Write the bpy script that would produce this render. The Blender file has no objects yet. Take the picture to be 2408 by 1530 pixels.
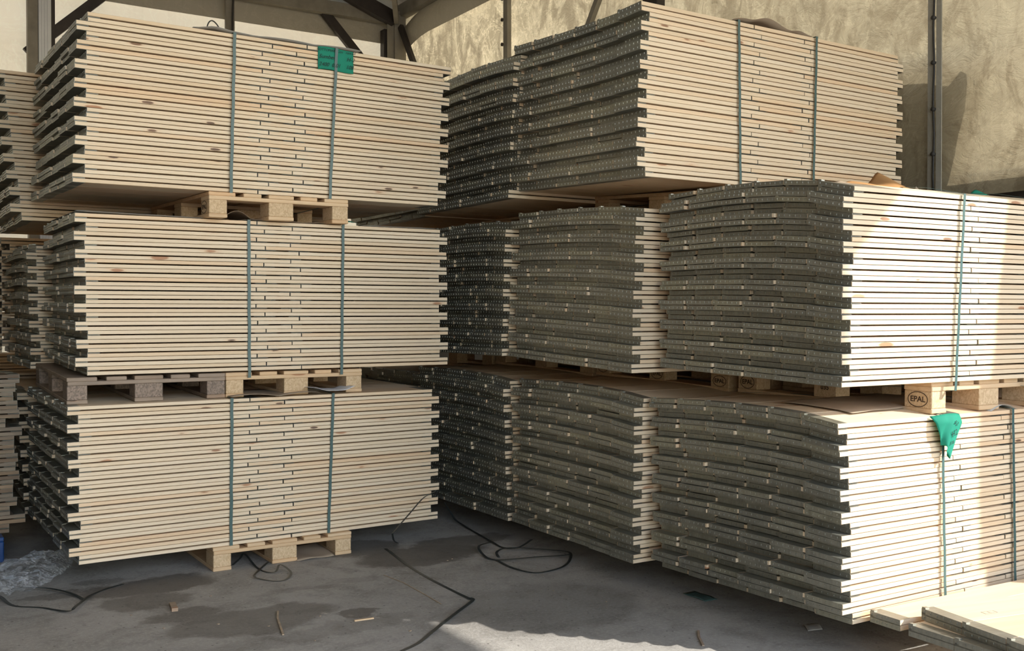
import bpy, math, random
from mathutils import Vector, Matrix, noise
R = random.Random(11)
SC = bpy.context.scene
COL = SC.collection
PI = math.pi

# ------------------------------------------------------------------ camera model (also used to rank boards by size in view)
CF, CA, CP, CR, CH = 2400.63, 0.5637, 0.0121, -0.001, 1.39
def proj(X, Y, Z):
    lat = math.cos(CA)*X - math.sin(CA)*Y
    z = math.sin(CA)*X + math.cos(CA)*Y
    up = Z - CH
    d = max(z*math.cos(CP) - up*math.sin(CP), .05)
    u = up*math.cos(CP) + z*math.sin(CP)
    return 1204 + CF*(lat*math.cos(CR) - u*math.sin(CR))/d, 765 - CF*(lat*math.sin(CR) + u*math.cos(CR))/d

# ------------------------------------------------------------------ object helpers
def tag(o, label=None, cat=None, group=None, kind=None):
    if label: o['label'] = label
    if cat: o['category'] = cat
    if group: o['group'] = group
    if kind: o['kind'] = kind
    return o
def empty(name, loc, rz=0):
    o = bpy.data.objects.new(name, None); COL.objects.link(o)
    o.location = loc; o.rotation_euler = (0, 0, rz); o.empty_display_size = .05
    return o
class MB:
    def __init__(s): s.v=[]; s.f=[]; s.m=[]; s.pc=[]; s.sd=[]
    def add(s, verts, faces, mi=0, pc=None, seed=0.0):
        b = len(s.v); s.v += [tuple(p) for p in verts]
        s.f += [tuple(i+b for i in f) for f in faces]; s.m += [mi]*len(faces)
        s.pc += [tuple(p) for p in (pc if pc is not None else verts)]; s.sd += [seed]*len(verts)
    def box(s, x0,y0,z0,x1,y1,z1, mi=0, bev=0.0, seed=None):
        if seed is None: seed = R.random()
        if bev <= 0:
            vs=[(x0,y0,z0),(x1,y0,z0),(x1,y1,z0),(x0,y1,z0),(x0,y0,z1),(x1,y0,z1),(x1,y1,z1),(x0,y1,z1)]
            fs=[(0,3,2,1),(4,5,6,7),(0,1,5,4),(1,2,6,5),(2,3,7,6),(3,0,4,7)]
        else:
            b=bev; vs=[]
            for z,i in ((z0,b),(z0+b,0),(z1-b,0),(z1,b)):
                a0,a1,c0,c1 = x0+i,x1-i,y0+i,y1-i
                k = b if i==0 else b*.3
                vs += [(a0+k,c0,z),(a1-k,c0,z),(a1,c0+k,z),(a1,c1-k,z),(a1-k,c1,z),(a0+k,c1,z),(a0,c1-k,z),(a0,c0+k,z)]
            fs=[tuple(range(7,-1,-1)), tuple(range(24,32))]
            for r in range(3):
                for i in range(8):
                    j=(i+1)%8; fs.append((r*8+i, r*8+j, (r+1)*8+j, (r+1)*8+i))
        off=(seed*37.1, seed*91.7, seed*53.3)
        s.add(vs, fs, mi, [(p[0]+off[0],p[1]+off[1],p[2]+off[2]) for p in vs], seed)
    def bar(s, a, b, w, h, mi=0, up=(0,0,1)):
        a=Vector(a); b=Vector(b); d=(b-a).normalized(); u=Vector(up)
        sx=d.cross(u)
        if sx.length<1e-4: sx=d.cross(Vector((1,0,0)))
        sx.normalize(); u=sx.cross(d).normalized()
        q=[]
        for p in (a,b):
            for i,j in ((-1,-1),(1,-1),(1,1),(-1,1)): q.append(p+sx*(i*w/2)+u*(j*h/2))
        s.add(q,[(0,1,2,3),(7,6,5,4),(0,4,5,1),(1,5,6,2),(2,6,7,3),(3,7,4,0)],mi,None,R.random())
    def cyl(s, a, b, r, n=12, mi=0):
        a=Vector(a); b=Vector(b); d=(b-a).normalized(); t=d.orthogonal().normalized(); u=d.cross(t)
        q=[]
        for p in (a,b):
            for i in range(n): q.append(p+t*(r*math.cos(2*PI*i/n))+u*(r*math.sin(2*PI*i/n)))
        s.add(q,[tuple(range(n-1,-1,-1)),tuple(range(n,2*n))]+[(i,(i+1)%n,n+(i+1)%n,n+i) for i in range(n)],mi,None,R.random())
    def tube(s, pts, r, n=8, mi=0):
        pts=[Vector(p) for p in pts]; rings=[]
        for i,p in enumerate(pts):
            d=(pts[min(i+1,len(pts)-1)]-pts[max(i-1,0)]).normalized()
            t=d.cross(Vector((.13,.31,.94))).normalized(); u=d.cross(t)
            rings += [p+t*(r*math.cos(2*PI*k/n))+u*(r*math.sin(2*PI*k/n)) for k in range(n)]
        fs=[]
        for i in range(len(pts)-1):
            for k in range(n): fs.append((i*n+k,i*n+(k+1)%n,(i+1)*n+(k+1)%n,(i+1)*n+k))
        fs += [tuple(range(n-1,-1,-1)), tuple(range((len(pts)-1)*n,len(pts)*n))]
        s.add(rings,fs,mi)
    def build(s, name, mats, parent=None, smooth=False, origin=None):
        me=bpy.data.meshes.new(name)
        o0=Vector(origin) if origin is not None else Vector((0,0,0))
        me.from_pydata([(p[0]-o0.x,p[1]-o0.y,p[2]-o0.z) for p in s.v],[],s.f)
        if not isinstance(mats,(list,tuple)): mats=[mats]
        for m in mats: me.materials.append(m)
        me.polygons.foreach_set('material_index', s.m)
        a=me.attributes.new('pc','FLOAT_VECTOR','POINT'); a.data.foreach_set('vector',[c for p in s.pc for c in p])
        a=me.attributes.new('seed','FLOAT','POINT'); a.data.foreach_set('value',s.sd)
        if smooth: me.polygons.foreach_set('use_smooth',[True]*len(s.f))
        me.update()
        o=bpy.data.objects.new(name,me); COL.objects.link(o)
        if origin is not None: o.location=o0
        if parent is not None: o.parent=parent
        return o
def smooth_path(pts, n=8):
    pts=[Vector(p) for p in pts]; out=[]
    for i in range(len(pts)-1):
        p0,p1,p2,p3=pts[max(i-1,0)],pts[i],pts[i+1],pts[min(i+2,len(pts)-1)]
        for k in range(n):
            t=k/n
            out.append(.5*((2*p1)+(p2-p0)*t+(2*p0-5*p1+4*p2-p3)*t*t+(3*p1-p0-3*p2+p3)*t**3))
    out.append(pts[-1]); return out
def ribbon(mb, pts, w, side=None, th=.0012, mi=0, twist=None):
    """flat strap along pts; side = fixed width direction, else horizontal and square to the path"""
    pts=[Vector(p) for p in pts]; q=[]
    for i,p in enumerate(pts):
        d=(pts[min(i+1,len(pts)-1)]-pts[max(i-1,0)]).normalized()
        sd=Vector(side) if side is not None else Vector((-d.y,d.x,0))
        if sd.length<1e-5: sd=Vector((1,0,0))
        sd.normalize()
        if twist: sd=(Matrix.Rotation(twist[i] if i<len(twist) else 0,3,d) @ sd)
        nn=d.cross(sd).normalized()
        for a,b in ((-1,-1),(1,-1),(1,1),(-1,1)): q.append(p+sd*(a*w/2)+nn*(b*th/2))
    fs=[(0,1,2,3)]
    for i in range(len(pts)-1):
        for k in range(4): fs.append((i*4+k,(i+1)*4+k,(i+1)*4+(k+1)%4,i*4+(k+1)%4))
    n=len(pts)*4; fs.append((n-1,n-2,n-3,n-4))
    mb.add(q,fs,mi)
def sheet(mb, fn, nu, nv, th=.0006, mi=0):
    """thin two-sided sheet from fn(u,v)"""
    g=[[Vector(fn(i/nu,j/nv)) for j in range(nv+1)] for i in range(nu+1)]
    q=[];fs=[]
    for i in range(nu+1):
        for j in range(nv+1):
            du=g[min(i+1,nu)][j]-g[max(i-1,0)][j]; dv=g[i][min(j+1,nv)]-g[i][max(j-1,0)]
            q.append((g[i][j],du.cross(dv).normalized()))
    N=(nu+1)*(nv+1); W=nv+1
    vs=[p+n*(th/2) for p,n in q]+[p-n*(th/2) for p,n in q]
    for i in range(nu):
        for j in range(nv):
            a,b,c,d=i*W+j,(i+1)*W+j,(i+1)*W+j+1,i*W+j+1
            fs.append((a,b,c,d)); fs.append((N+d,N+c,N+b,N+a))
    for i in range(nu): fs.append((i*W,N+i*W,N+(i+1)*W,(i+1)*W)); fs.append(((i+1)*W+nv,N+(i+1)*W+nv,N+i*W+nv,i*W+nv))
    for j in range(nv): fs.append((j+1,N+j+1,N+j,j)); fs.append((nu*W+j,N+nu*W+j,N+nu*W+j+1,nu*W+j+1))
    mb.add(vs,fs,mi)

# ------------------------------------------------------------------ materials
class NT:
    def __init__(s,name):
        s.m=bpy.data.materials.new(name); s.m.use_nodes=True; s.t=s.m.node_tree; s.t.nodes.clear()
        s.out=s.n('ShaderNodeOutputMaterial')
    def n(s,typ,**kw):
        x=s.t.nodes.new(typ)
        for k,v in kw.items():
            if k.startswith('i_'):
                x.inputs[k[2:].replace('_',' ')].default_value=v
            else: setattr(x,k,v)
        return x
    def l(s,a,b): s.t.links.new(a,b)
    def attr(s,name): return s.n('ShaderNodeAttribute',attribute_name=name)
    def mapping(s,vec,scale,loc=(0,0,0)):
        x=s.n('ShaderNodeMapping'); x.inputs['Scale'].default_value=scale; x.inputs['Location'].default_value=loc; s.l(vec,x.inputs['Vector']); return x.outputs[0]
    def noise(s,vec,scale,detail=4,rough=.55,dist=0):
        x=s.n('ShaderNodeTexNoise'); x.inputs['Scale'].default_value=scale; x.inputs['Detail'].default_value=detail
        x.inputs['Roughness'].default_value=rough; x.inputs['Distortion'].default_value=dist
        if vec is not None: s.l(vec,x.inputs['Vector'])
        return x
    def ramp(s,fac,stops,interp='LINEAR'):
        x=s.n('ShaderNodeValToRGB'); e=x.color_ramp.elements; x.color_ramp.interpolation=interp
        while len(e)<len(stops): e.new(.5)
        for i,(p,c) in enumerate(stops):
            e[i].position=p; e[i].color=tuple(c)+(1,) if len(c)==3 else c
        s.l(fac,x.inputs[0]); return x.outputs[0]
    def mix(s,fac,a,b,mode='MIX'):
        x=s.n('ShaderNodeMix',data_type='RGBA',blend_type=mode)
        if hasattr(fac,'is_linked'): s.l(fac,x.inputs[0])
        else: x.inputs[0].default_value=fac
        for v,i in ((a,6),(b,7)):
            if hasattr(v,'is_linked'): s.l(v,x.inputs[i])
            else: x.inputs[i].default_value=tuple(v)+(1,)
        return x.outputs[2]
    def math(s,op,a,b=None,clamp=False):
        x=s.n('ShaderNodeMath',operation=op,use_clamp=clamp)
        for v,i in ((a,0),(b,1)):
            if v is None: continue
            if hasattr(v,'is_linked'): s.l(v,x.inputs[i])
            else: x.inputs[i].default_value=v
        return x.outputs[0]
    def maprange(s,v,a,b,c=0,d=1,smooth=True):
        x=s.n('ShaderNodeMapRange',interpolation_type='SMOOTHSTEP' if smooth else 'LINEAR')
        s.l(v,x.inputs[0])
        for i,k in ((1,a),(2,b),(3,c),(4,d)): x.inputs[i].default_value=k
        return x.outputs[0]
    def bump(s,h,strength=.2,dist=.01):
        x=s.n('ShaderNodeBump'); x.inputs['Strength'].default_value=strength; x.inputs['Distance'].default_value=dist
        s.l(h,x.inputs['Height']); return x.outputs[0]
    def bsdf(s,color,rough=.6,metal=0,normal=None,spec=.4,alpha=None):
        x=s.n('ShaderNodeBsdfPrincipled')
        for v,k in ((color,'Base Color'),(rough,'Roughness'),(metal,'Metallic'),(alpha,'Alpha')):
            if v is None: continue
            if hasattr(v,'is_linked'): s.l(v,x.inputs[k])
            else: x.inputs[k].default_value=(tuple(v)+(1,) if k=='Base Color' else v)
        x.inputs['Specular IOR Level'].default_value=spec
        if normal is not None: s.l(normal,x.inputs['Normal'])
        return x
    def fin(s,sh): s.l(sh.outputs[0] if hasattr(sh,'outputs') else sh,s.out.inputs[0]); return s.m

def mat_wood(name, pale, dark, tints, knots=True, grime=0.0):
    t=NT(name); pc=t.attr('pc').outputs['Vector']; sd=t.attr('seed').outputs['Fac']
    g=t.noise(t.mapping(pc,(1.6,34,60)),1.0,5,.6,.4).outputs['Fac']
    col=t.ramp(g,[(.25,pale),(.8,dark)])
    tn=t.ramp(t.math('FRACT',t.math('MULTIPLY',sd,7.31)),tints,'LINEAR')
    col=t.mix(1.0,col,tn,'MULTIPLY')
    if knots:
        v=t.n('ShaderNodeTexVoronoi'); v.inputs['Scale'].default_value=1.0
        t.l(t.mapping(pc,(3.1,13,13)),v.inputs['Vector'])
        nz=t.noise(t.mapping(pc,(30,60,60)),1,2).outputs['Fac']
        d=t.math('ADD',v.outputs['Distance'],t.math('MULTIPLY',nz,.05))
        sep=t.n('ShaderNodeSeparateColor'); t.l(v.outputs['Color'],sep.inputs[0])
        gate=t.maprange(sep.outputs[0],.36,.38)
        d=t.math('MULTIPLY',d,t.maprange(sep.outputs[2],0,1,.72,1.25,False))
        core=t.math('MULTIPLY',t.maprange(d,.10,.14,1,0),gate)
        ring=t.math('MULTIPLY',t.maprange(d,.10,.24,1,0),gate)
        kc=t.mix(t.maprange(sep.outputs[2],.3,.8),(.36,.17,.085),(.07,.035,.022))
        col=t.mix(t.math('MULTIPLY',ring,.28),col,(.62,.36,.20))
        col=t.mix(t.math('MULTIPLY',core,.88),col,kc)
    if grime>0:
        n2=t.noise(t.mapping(pc,(3,9,9)),1,6,.7).outputs['Fac']
        col=t.mix(t.math('MULTIPLY',t.maprange(n2,.4,.7),grime),col,(.16,.13,.10))
    nb=t.bump(g,.12,.002)
    return t.fin(t.bsdf(col,.62,0,nb,.3))
PALE=(.735,.612,.452); DARK=(.65,.508,.345)
TINTS=[(0,(1,.98,.95)),(.35,(1,1,1)),(.6,(.97,.955,.94)),(.8,(.95,.91,.86)),(.93,(1,.92,.84)),(1,(.97,.85,.75))]
WOOD=mat_wood('pine_wood',PALE,DARK,TINTS)
OLD=mat_wood('weathered_wood',(.44,.35,.25),(.29,.22,.155),[(0,(1,1,1)),(.4,(.8,.8,.82)),(.7,(1.1,.95,.8)),(1,(.6,.52,.48))],True,.55)
PALLET=mat_wood('pallet_wood',(.70,.52,.33),(.55,.37,.21),TINTS,True,.12)
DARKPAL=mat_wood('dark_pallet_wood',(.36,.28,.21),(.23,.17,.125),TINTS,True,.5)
def mat_chip(name,c1,c2):
    t=NT(name); pc=t.attr('pc').outputs['Vector']
    v=t.n('ShaderNodeTexVoronoi'); v.inputs['Scale'].default_value=150; t.l(t.mapping(pc,(1,1,.7)),v.inputs['Vector'])
    sep=t.n('ShaderNodeSeparateColor'); t.l(v.outputs['Color'],sep.inputs[0])
    return t.fin(t.bsdf(t.mix(sep.outputs[0],c1,c2),.8,0,None,.2))
CHIP=mat_chip('chipboard',(.62,.46,.29),(.47,.33,.19))
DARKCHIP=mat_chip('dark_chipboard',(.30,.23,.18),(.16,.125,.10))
def mat_cap():
    t=NT('galvanised_steel'); pc=t.attr('pc').outputs['Vector']; sd=t.attr('seed').outputs['Fac']
    n=t.noise(t.mapping(pc,(40,14,40)),1,5,.6).outputs['Fac']
    st=t.noise(t.mapping(pc,(3,90,6)),1,3,.6).outputs['Fac']
    c=t.ramp(t.math('ADD',t.math('MULTIPLY',n,.6),t.math('MULTIPLY',st,.4)),[(.3,(.215,.215,.187)),(.7,(.36,.36,.312))])
    c=t.mix(1.0,c,t.ramp(t.math('FRACT',t.math('MULTIPLY',sd,5.7)),[(0,(.82,.82,.82)),(.6,(1,1,1)),(1,(1.12,1.1,1.0))]),'MULTIPLY')
    return t.fin(t.bsdf(c,t.maprange(n,.3,.7,.36,.52),.7,t.bump(st,.25,.002),.5))
CAP=mat_cap()
def mat_plain(name,c,rough=.6,metal=0,c2=None,scale=12,bs=0,spec=.4):
    t=NT(name); tc=t.n('ShaderNodeTexCoord').outputs['Object']
    n=t.noise(tc,scale,5,.6).outputs['Fac']
    col=t.ramp(n,[(.3,c),(.72,c2 or tuple(x*.8 for x in c))])
    return t.fin(t.bsdf(col,rough,metal,t.bump(n,bs,.01) if bs else None,spec))
BAND=mat_plain('green_strap',(.05,.098,.093),.42,0,(.066,.118,.113),8,0,.4)
BLACKBAND=mat_plain('black_strap',(.02,.026,.027),.35,0,(.035,.042,.042),8,0,.6)
STEEL=mat_plain('painted_steel',(.30,.275,.225),.6,.1,(.21,.19,.155),6,.1)
DARKSTEEL=mat_plain('dark_steel',(.035,.03,.028),.5,.3,(.055,.045,.04),8,.1)
ALU=mat_plain('aluminium_profile',(.62,.64,.66),.42,.25,(.70,.72,.74),4)
BOLT=mat_plain('black_cord',(.03,.028,.025),.6,0,(.05,.045,.04),20)
PAPERB=mat_plain('kraft_paper',(.38,.30,.22),.8,0,(.32,.25,.18),5,.15,.2)
PAPERG=mat_plain('grey_paper',(.44,.42,.38),.8,0,(.36,.34,.31),5,.15,.2)
PAPERW=mat_plain('white_paper',(.74,.76,.80),.7,0,(.66,.68,.72),5,.1,.3)
def mat_thin(name,c,c2):
    t=NT(name); tc=t.n('ShaderNodeTexCoord').outputs['Object']
    col=t.ramp(t.noise(tc,7,4).outputs['Fac'],[(.3,c),(.7,c2)])
    d=t.bsdf(col,.75,0,None,.2); tr=t.n('ShaderNodeBsdfTranslucent'); t.l(col,tr.inputs[0])
    mx=t.n('ShaderNodeMixShader'); mx.inputs[0].default_value=.4; t.l(d.outputs[0],mx.inputs[1]); t.l(tr.outputs[0],mx.inputs[2])
    return t.fin(mx)
ORANGEPAPER=mat_thin('thin_kraft_paper',(.66,.40,.18),(.60,.34,.14))
GREENCARD=mat_thin('green_card',(.035,.36,.245),(.03,.32,.215))
INK=mat_plain('black_ink',(.008,.03,.025),.7)
BURN=mat_plain('burnt_stamp',(.06,.035,.02),.8)
PRINT=mat_plain('grey_print',(.36,.34,.32),.8)
BLUE=mat_plain('blue_plastic',(.012,.055,.20),.4,0,(.016,.07,.24),6)
def mat_tarp(name,c1,c2,dirt,trans,wr=.5,front_dark=0):
    t=NT(name); tc=t.n('ShaderNodeTexCoord').outputs['Object']
    big=t.noise(tc,.7,5,.6,.6).outputs['Fac']
    scr=t.noise(t.mapping(tc,(1,1.1,1.6)),3.6,6,.66,1.2).outputs['Fac']
    rid=t.math('ABSOLUTE',t.math('SUBTRACT',scr,.5))
    ver=t.noise(t.mapping(tc,(6,6,.45)),1.6,6,.65).outputs['Fac']
    col=t.ramp(big,[(.3,c1),(.7,c2)])
    m1=t.math('MULTIPLY',t.maprange(rid,.02,.11,1,0),t.maprange(big,.40,.62))
    col=t.mix(t.math('MULTIPLY',m1,.42*wr*2),col,dirt)
    col=t.mix(t.math('MULTIPLY',t.maprange(ver,.5,.75),.45*wr*2),col,dirt)
    li=t.math('MULTIPLY',t.maprange(t.math('ABSOLUTE',t.math('SUBTRACT',t.noise(tc,2.1,7,.6,3.0).outputs['Fac'],.52)),.0,.03,1,0),.95*wr)
    col=t.mix(li,col,tuple(min(1,x*1.35) for x in c1))
    if front_dark:      # darker towards the open front, plus dirt blotches all over
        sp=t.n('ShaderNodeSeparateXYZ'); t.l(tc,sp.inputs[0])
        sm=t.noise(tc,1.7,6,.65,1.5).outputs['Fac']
        f=t.math('MULTIPLY',t.maprange(t.math('ADD',sp.outputs[1],t.math('MULTIPLY',sm,5)),14.0,6.0),front_dark)
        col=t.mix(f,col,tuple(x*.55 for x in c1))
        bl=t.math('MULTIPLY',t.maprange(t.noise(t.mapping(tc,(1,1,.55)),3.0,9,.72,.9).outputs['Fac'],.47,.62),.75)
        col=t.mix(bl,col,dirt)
    nb=t.bump(t.math('ADD',t.math('MULTIPLY',big,1.5),rid),.5*wr*2,.05)
    d=t.bsdf(col,.6,0,nb,.25); tr=t.n('ShaderNodeBsdfTranslucent'); t.l(col,tr.inputs[0]); t.l(nb,tr.inputs['Normal'])
    mx=t.n('ShaderNodeMixShader'); mx.inputs[0].default_value=trans; t.l(d.outputs[0],mx.inputs[1]); t.l(tr.outputs[0],mx.inputs[2])
    return t.fin(mx)
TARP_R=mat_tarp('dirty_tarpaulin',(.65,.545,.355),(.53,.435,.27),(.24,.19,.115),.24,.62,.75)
TARP_B=mat_tarp('pale_tarpaulin',(.88,.735,.53),(.83,.68,.47),(.56,.43,.27),.28,.16)
TARP_D=mat_tarp('dull_tarpaulin',(.46,.43,.36),(.40,.37,.30),(.26,.23,.18),.06,.2)
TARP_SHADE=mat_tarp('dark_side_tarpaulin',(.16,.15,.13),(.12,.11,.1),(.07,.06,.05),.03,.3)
TARP_ROOF=mat_tarp('roof_tarpaulin',(.40,.35,.27),(.33,.28,.21),(.2,.16,.11),.03,.4)
def mat_floor():
    t=NT('stained_concrete'); tc=t.n('ShaderNodeTexCoord').outputs['Object']
    n1=t.noise(tc,.9,6,.6,.4).outputs['Fac']; n2=t.noise(tc,7,8,.7).outputs['Fac']; n3=t.noise(tc,60,6,.75).outputs['Fac']
    v=t.n('ShaderNodeTexVoronoi'); v.inputs['Scale'].default_value=55; t.l(tc,v.inputs['Vector'])
    sp=t.n('ShaderNodeSeparateColor'); t.l(v.outputs['Color'],sp.inputs[0])
    c=t.ramp(n1,[(.3,(.29,.277,.255)),(.7,(.405,.388,.358))])
    n4=t.noise(tc,2.6,7,.68,.8).outputs['Fac']
    c=t.mix(t.math('MULTIPLY',t.maprange(n4,.46,.70),.55),c,(.15,.141,.126))
    c=t.mix(t.math('MULTIPLY',t.maprange(n2,.45,.72),.5),c,(.165,.156,.14))
    c=t.mix(t.math('MULTIPLY',t.maprange(n3,.45,.7),.5),c,(.48,.46,.425))
    peb=t.math('MULTIPLY',t.maprange(v.outputs['Distance'],.12,.22,1,0),t.maprange(sp.outputs[0],.965,.975))
    c=t.mix(t.math('MULTIPLY',peb,.5),c,(.62,.59,.53))
    drk=t.math('MULTIPLY',t.maprange(v.outputs['Distance'],.2,.34,1,0),t.maprange(sp.outputs[1],.95,.96))
    c=t.mix(t.math('MULTIPLY',drk,.6),c,(.06,.055,.05))
    # dirt and wet patches with shapes of their own: (x, y, rx, ry, strength)
    stains=[(1.22,5.37,.36,.17,.62),(1.13,5.10,.22,.14,.5),(2.70,5.22,.40,.22,.66),(3.05,5.40,.35,.16,.6),(2.45,5.55,.26,.22,.6),(1.47,4.52,.42,.20,.5),(1.22,4.76,.20,.10,.5),
            (1.93,4.35,.09,.08,.62),(1.03,5.62,.16,.06,.4),(2.05,4.9,.5,.05,.18),(2.70,4.0,.5,.4,.25),(.75,5.45,.16,.06,.45),(1.65,4.2,.5,.1,.22)]
    wob=t.n('ShaderNodeVectorMath',operation='ADD'); t.l(tc,wob.inputs[0])
    nz=t.noise(tc,4.0,8,.68); sc=t.n('ShaderNodeVectorMath',operation='MULTIPLY_ADD'); t.l(nz.outputs['Color'],sc.inputs[0]); sc.inputs[1].default_value=(.34,.34,0); sc.inputs[2].default_value=(-.17,-.17,0)
    t.l(sc.outputs[0],wob.inputs[1])
    tot=None
    for (x,y,rx,ry,st) in stains:
        mp=t.mapping(wob.outputs[0],(1/rx,1/ry,0),(-x/rx,-y/ry,0))
        ln=t.n('ShaderNodeVectorMath',operation='LENGTH'); t.l(mp,ln.inputs[0])
        f=t.math('MULTIPLY',t.maprange(ln.outputs['Value'],.82,1.08,1,0),st)
        tot=f if tot is None else t.math('MAXIMUM',tot,f)
    c=t.mix(tot,c,(.055,.047,.039))
    rg=t.maprange(tot,0,.6,.86,.6,False)
    h=t.math('ADD',t.math('MULTIPLY',n2,.7),t.math('MULTIPLY',n3,.5))
    return t.fin(t.bsdf(c,rg,0,t.bump(h,.55,.012),.25))
FLOOR=mat_floor()
def mat_film():
    t=NT('clear_stretch_film'); tc=t.n('ShaderNodeTexCoord').outputs['Object']
    n=t.noise(t.mapping(tc,(1,2.2,2)),14,6,.7,2.5).outputs['Fac']
    g=t.n('ShaderNodeBsdfGlossy'); g.inputs['Color'].default_value=(.95,.97,1,1); g.inputs['Roughness'].default_value=.05
    t.l(t.bump(n,.8,.03),g.inputs['Normal'])
    d=t.n('ShaderNodeBsdfDiffuse'); d.inputs['Color'].default_value=(.55,.57,.60,1)
    m0=t.n('ShaderNodeMixShader'); m0.inputs[0].default_value=.10; t.l(g.outputs[0],m0.inputs[1]); t.l(d.outputs[0],m0.inputs[2])
    tr=t.n('ShaderNodeBsdfTransparent'); tr.inputs[0].default_value=(.95,.96,.97,1)
    mx=t.n('ShaderNodeMixShader'); t.l(t.maprange(n,.42,.66,.05,.42),mx.inputs[0]); t.l(tr.outputs[0],mx.inputs[1]); t.l(m0.outputs[0],mx.inputs[2])
    return t.fin(mx)
FILM=mat_film()

# ------------------------------------------------------------------ bundles of boards
# x, y of the near left corner; yaw; bottom and top height; lean of the top along / across; droop of the front column; tilt
BD={
 'L1':dict(p=(.8432,5.4801,.0288,.139,.9397,-.0065,-.0353,.0,.0254),first='out',j=((.925,1.123),),jx=.0),
 'L2':dict(p=(.8948,5.5381,-.0144,1.0819,1.9062,-.0098,-.0095,.0,.0158),first='out',j=((.930,1.130),)),
 'L3':dict(p=(.8692,5.4306,.025,2.0462,2.8826,.0077,-.0531,.0,.012),first='in',j=((1.142,.942),)),
 'R1a':dict(p=(3.2743,2.7148,-.0161,.1335,.9392,.0104,.0377,.0455,-.0203),first='out',j=((.72,1.08),)),
 'R1b':dict(p=(3.3072,2.7575,-.0489,1.1011,1.9146,.0154,-.0015,.0669,.0275),first='in',j=((.79,1.19),)),
 'R2a':dict(p=(3.2274,3.9782,-.0216,.1392,.963,.0239,.0123,.0332,.0044),first='in',j=((.80,1.2),)),
 'R2b':dict(p=(3.2435,4.0077,-.007,1.1062,1.9404,.0399,.007,.0287,.0454),first='in',j=((.80,1.2),)),
 'R2c':dict(p=(3.3005,4.0399,.0113,2.1042,3.0055,.0585,.0319,-.0233,.045),first='out',j=((.81,1.22),)),
 'R3a':dict(p=(3.2655,5.2119,.0003,.1395,.984,-.0245,.0159,.03,.0094),first='in',j=((.80,1.2),)),
 'R3b':dict(p=(3.2283,5.2282,-.0007,1.1317,1.939,.022,-.0134,.03,-.0025),first='in',j=((.80,1.2),)),
 'R3c':dict(p=(3.2909,5.2386,-.0004,2.087,2.9548,.0263,-.0211,.03,-.0058),first='in',j=((.80,1.2),)),
 'R4a':dict(p=(3.30,6.47,.0,.139,.97,0,0,0,0),first='out',j=((.80,1.2),)),
 'R4b':dict(p=(3.26,6.48,.0,1.118,1.935,0,0,0,0),first='in',j=((.80,1.2),)),
 'R4c':dict(p=(3.32,6.49,.0,2.08,2.86,0,0,0,0),first='out',j=((.80,1.2),)),
 'K1':dict(p=(.80,6.76,.0,.139,.915,-.04,0,.02,.0),first='out',j=((.93,1.13),)),
 'K2':dict(p=(.835,6.74,.0,1.059,1.80,-.02,0,.03,.0),first='in',j=((.93,1.13),)),
 'K3':dict(p=(.735,6.71,.0,1.947,2.83,-.10,0,.02,.0),first='out',j=((.93,1.13),)),
 'J1':dict(p=(.80,8.02,.0,.139,.97,0,0,.0,.0),first='out',j=((.93,1.13),)),
 'J2':dict(p=(.806,8.02,.0,1.115,1.93,0,0,.0,.0),first='out',j=((.93,1.13),)),
 'N1':dict(p=(-1.85,5.18,.0,.139,.93,0,0,0,0),first='out',j=((.93,1.13),)),  # N piles: added out of view to darken the capped board ends
 'N2':dict(p=(-1.85,5.18,.0,1.077,1.88,0,0,0,0),first='in',j=((.93,1.13),)),
 'N3':dict(p=(-1.85,5.18,.0,2.03,2.86,0,0,0,0),first='out',j=((.93,1.13),)),
 'H1':dict(p=(.78,9.35,.0,.139,1.06,0,0,0,0),first='out',j=((.93,1.13),)),
 'H2':dict(p=(.78,9.35,.0,1.204,2.02,0,0,0,0),first='out',j=((.93,1.13),)),
 'G1':dict(p=(-1.33,9.35,.0,.139,1.06,0,0,0,0),first='out',j=((.93,1.13),)),
 'G2':dict(p=(-1.33,9.35,.0,1.204,2.02,0,0,0,0),first='out',j=((.93,1.13),)),
 'I1':dict(p=(-1.31,8.02,.0,.139,.97,0,0,0,0),first='in',j=((.93,1.13),)),
 'I2':dict(p=(-1.31,8.02,.0,1.115,1.93,0,0,0,0),first='out',j=((.93,1.13),)),
 'M':dict(p=(-1.36,6.44,.0,.144,1.045,-.02,0,.0,.0),first='out',j=((.93,1.13),)),
}
LEN, SH, NP, NC = 2.0667, .0524, 18, 6
CW=.1965
def gd(y):      # how far the columns stand above the strapped-down front column (0 front .. 1 back)
    pts=[(-.1,-.06),(0,0),(.165,.62),(.33,.9),(.5,1.04),(.67,1.06),(.83,.98),(1.0,.86),(1.1,.8)]
    for (a,b),(c,d) in zip(pts,pts[1:]):
        if a<=y<=c: return b+(d-b)*(y-a)/(c-a)
    return 1.0
def xform(p, x, y, z_fr, zoff):
    X0,Y0,yaw,z0,z1,lx,ly,dr,tl=p
    yt=y/1.19
    z=z0+(z1-z0)*z_fr+dr*z_fr*gd(yt)+(yt-.4)*tl+zoff
    x=x+lx*z_fr; y=y+ly*z_fr
    return (X0+math.cos(yaw)*x-math.sin(yaw)*y, Y0+math.sin(yaw)*x+math.cos(yaw)*y, z)
class Board:
    __slots__=('b','k','r','c','s','x0','x1','y0','y1','zf','th','seed','g','ticks','area','jz','old')
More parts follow.
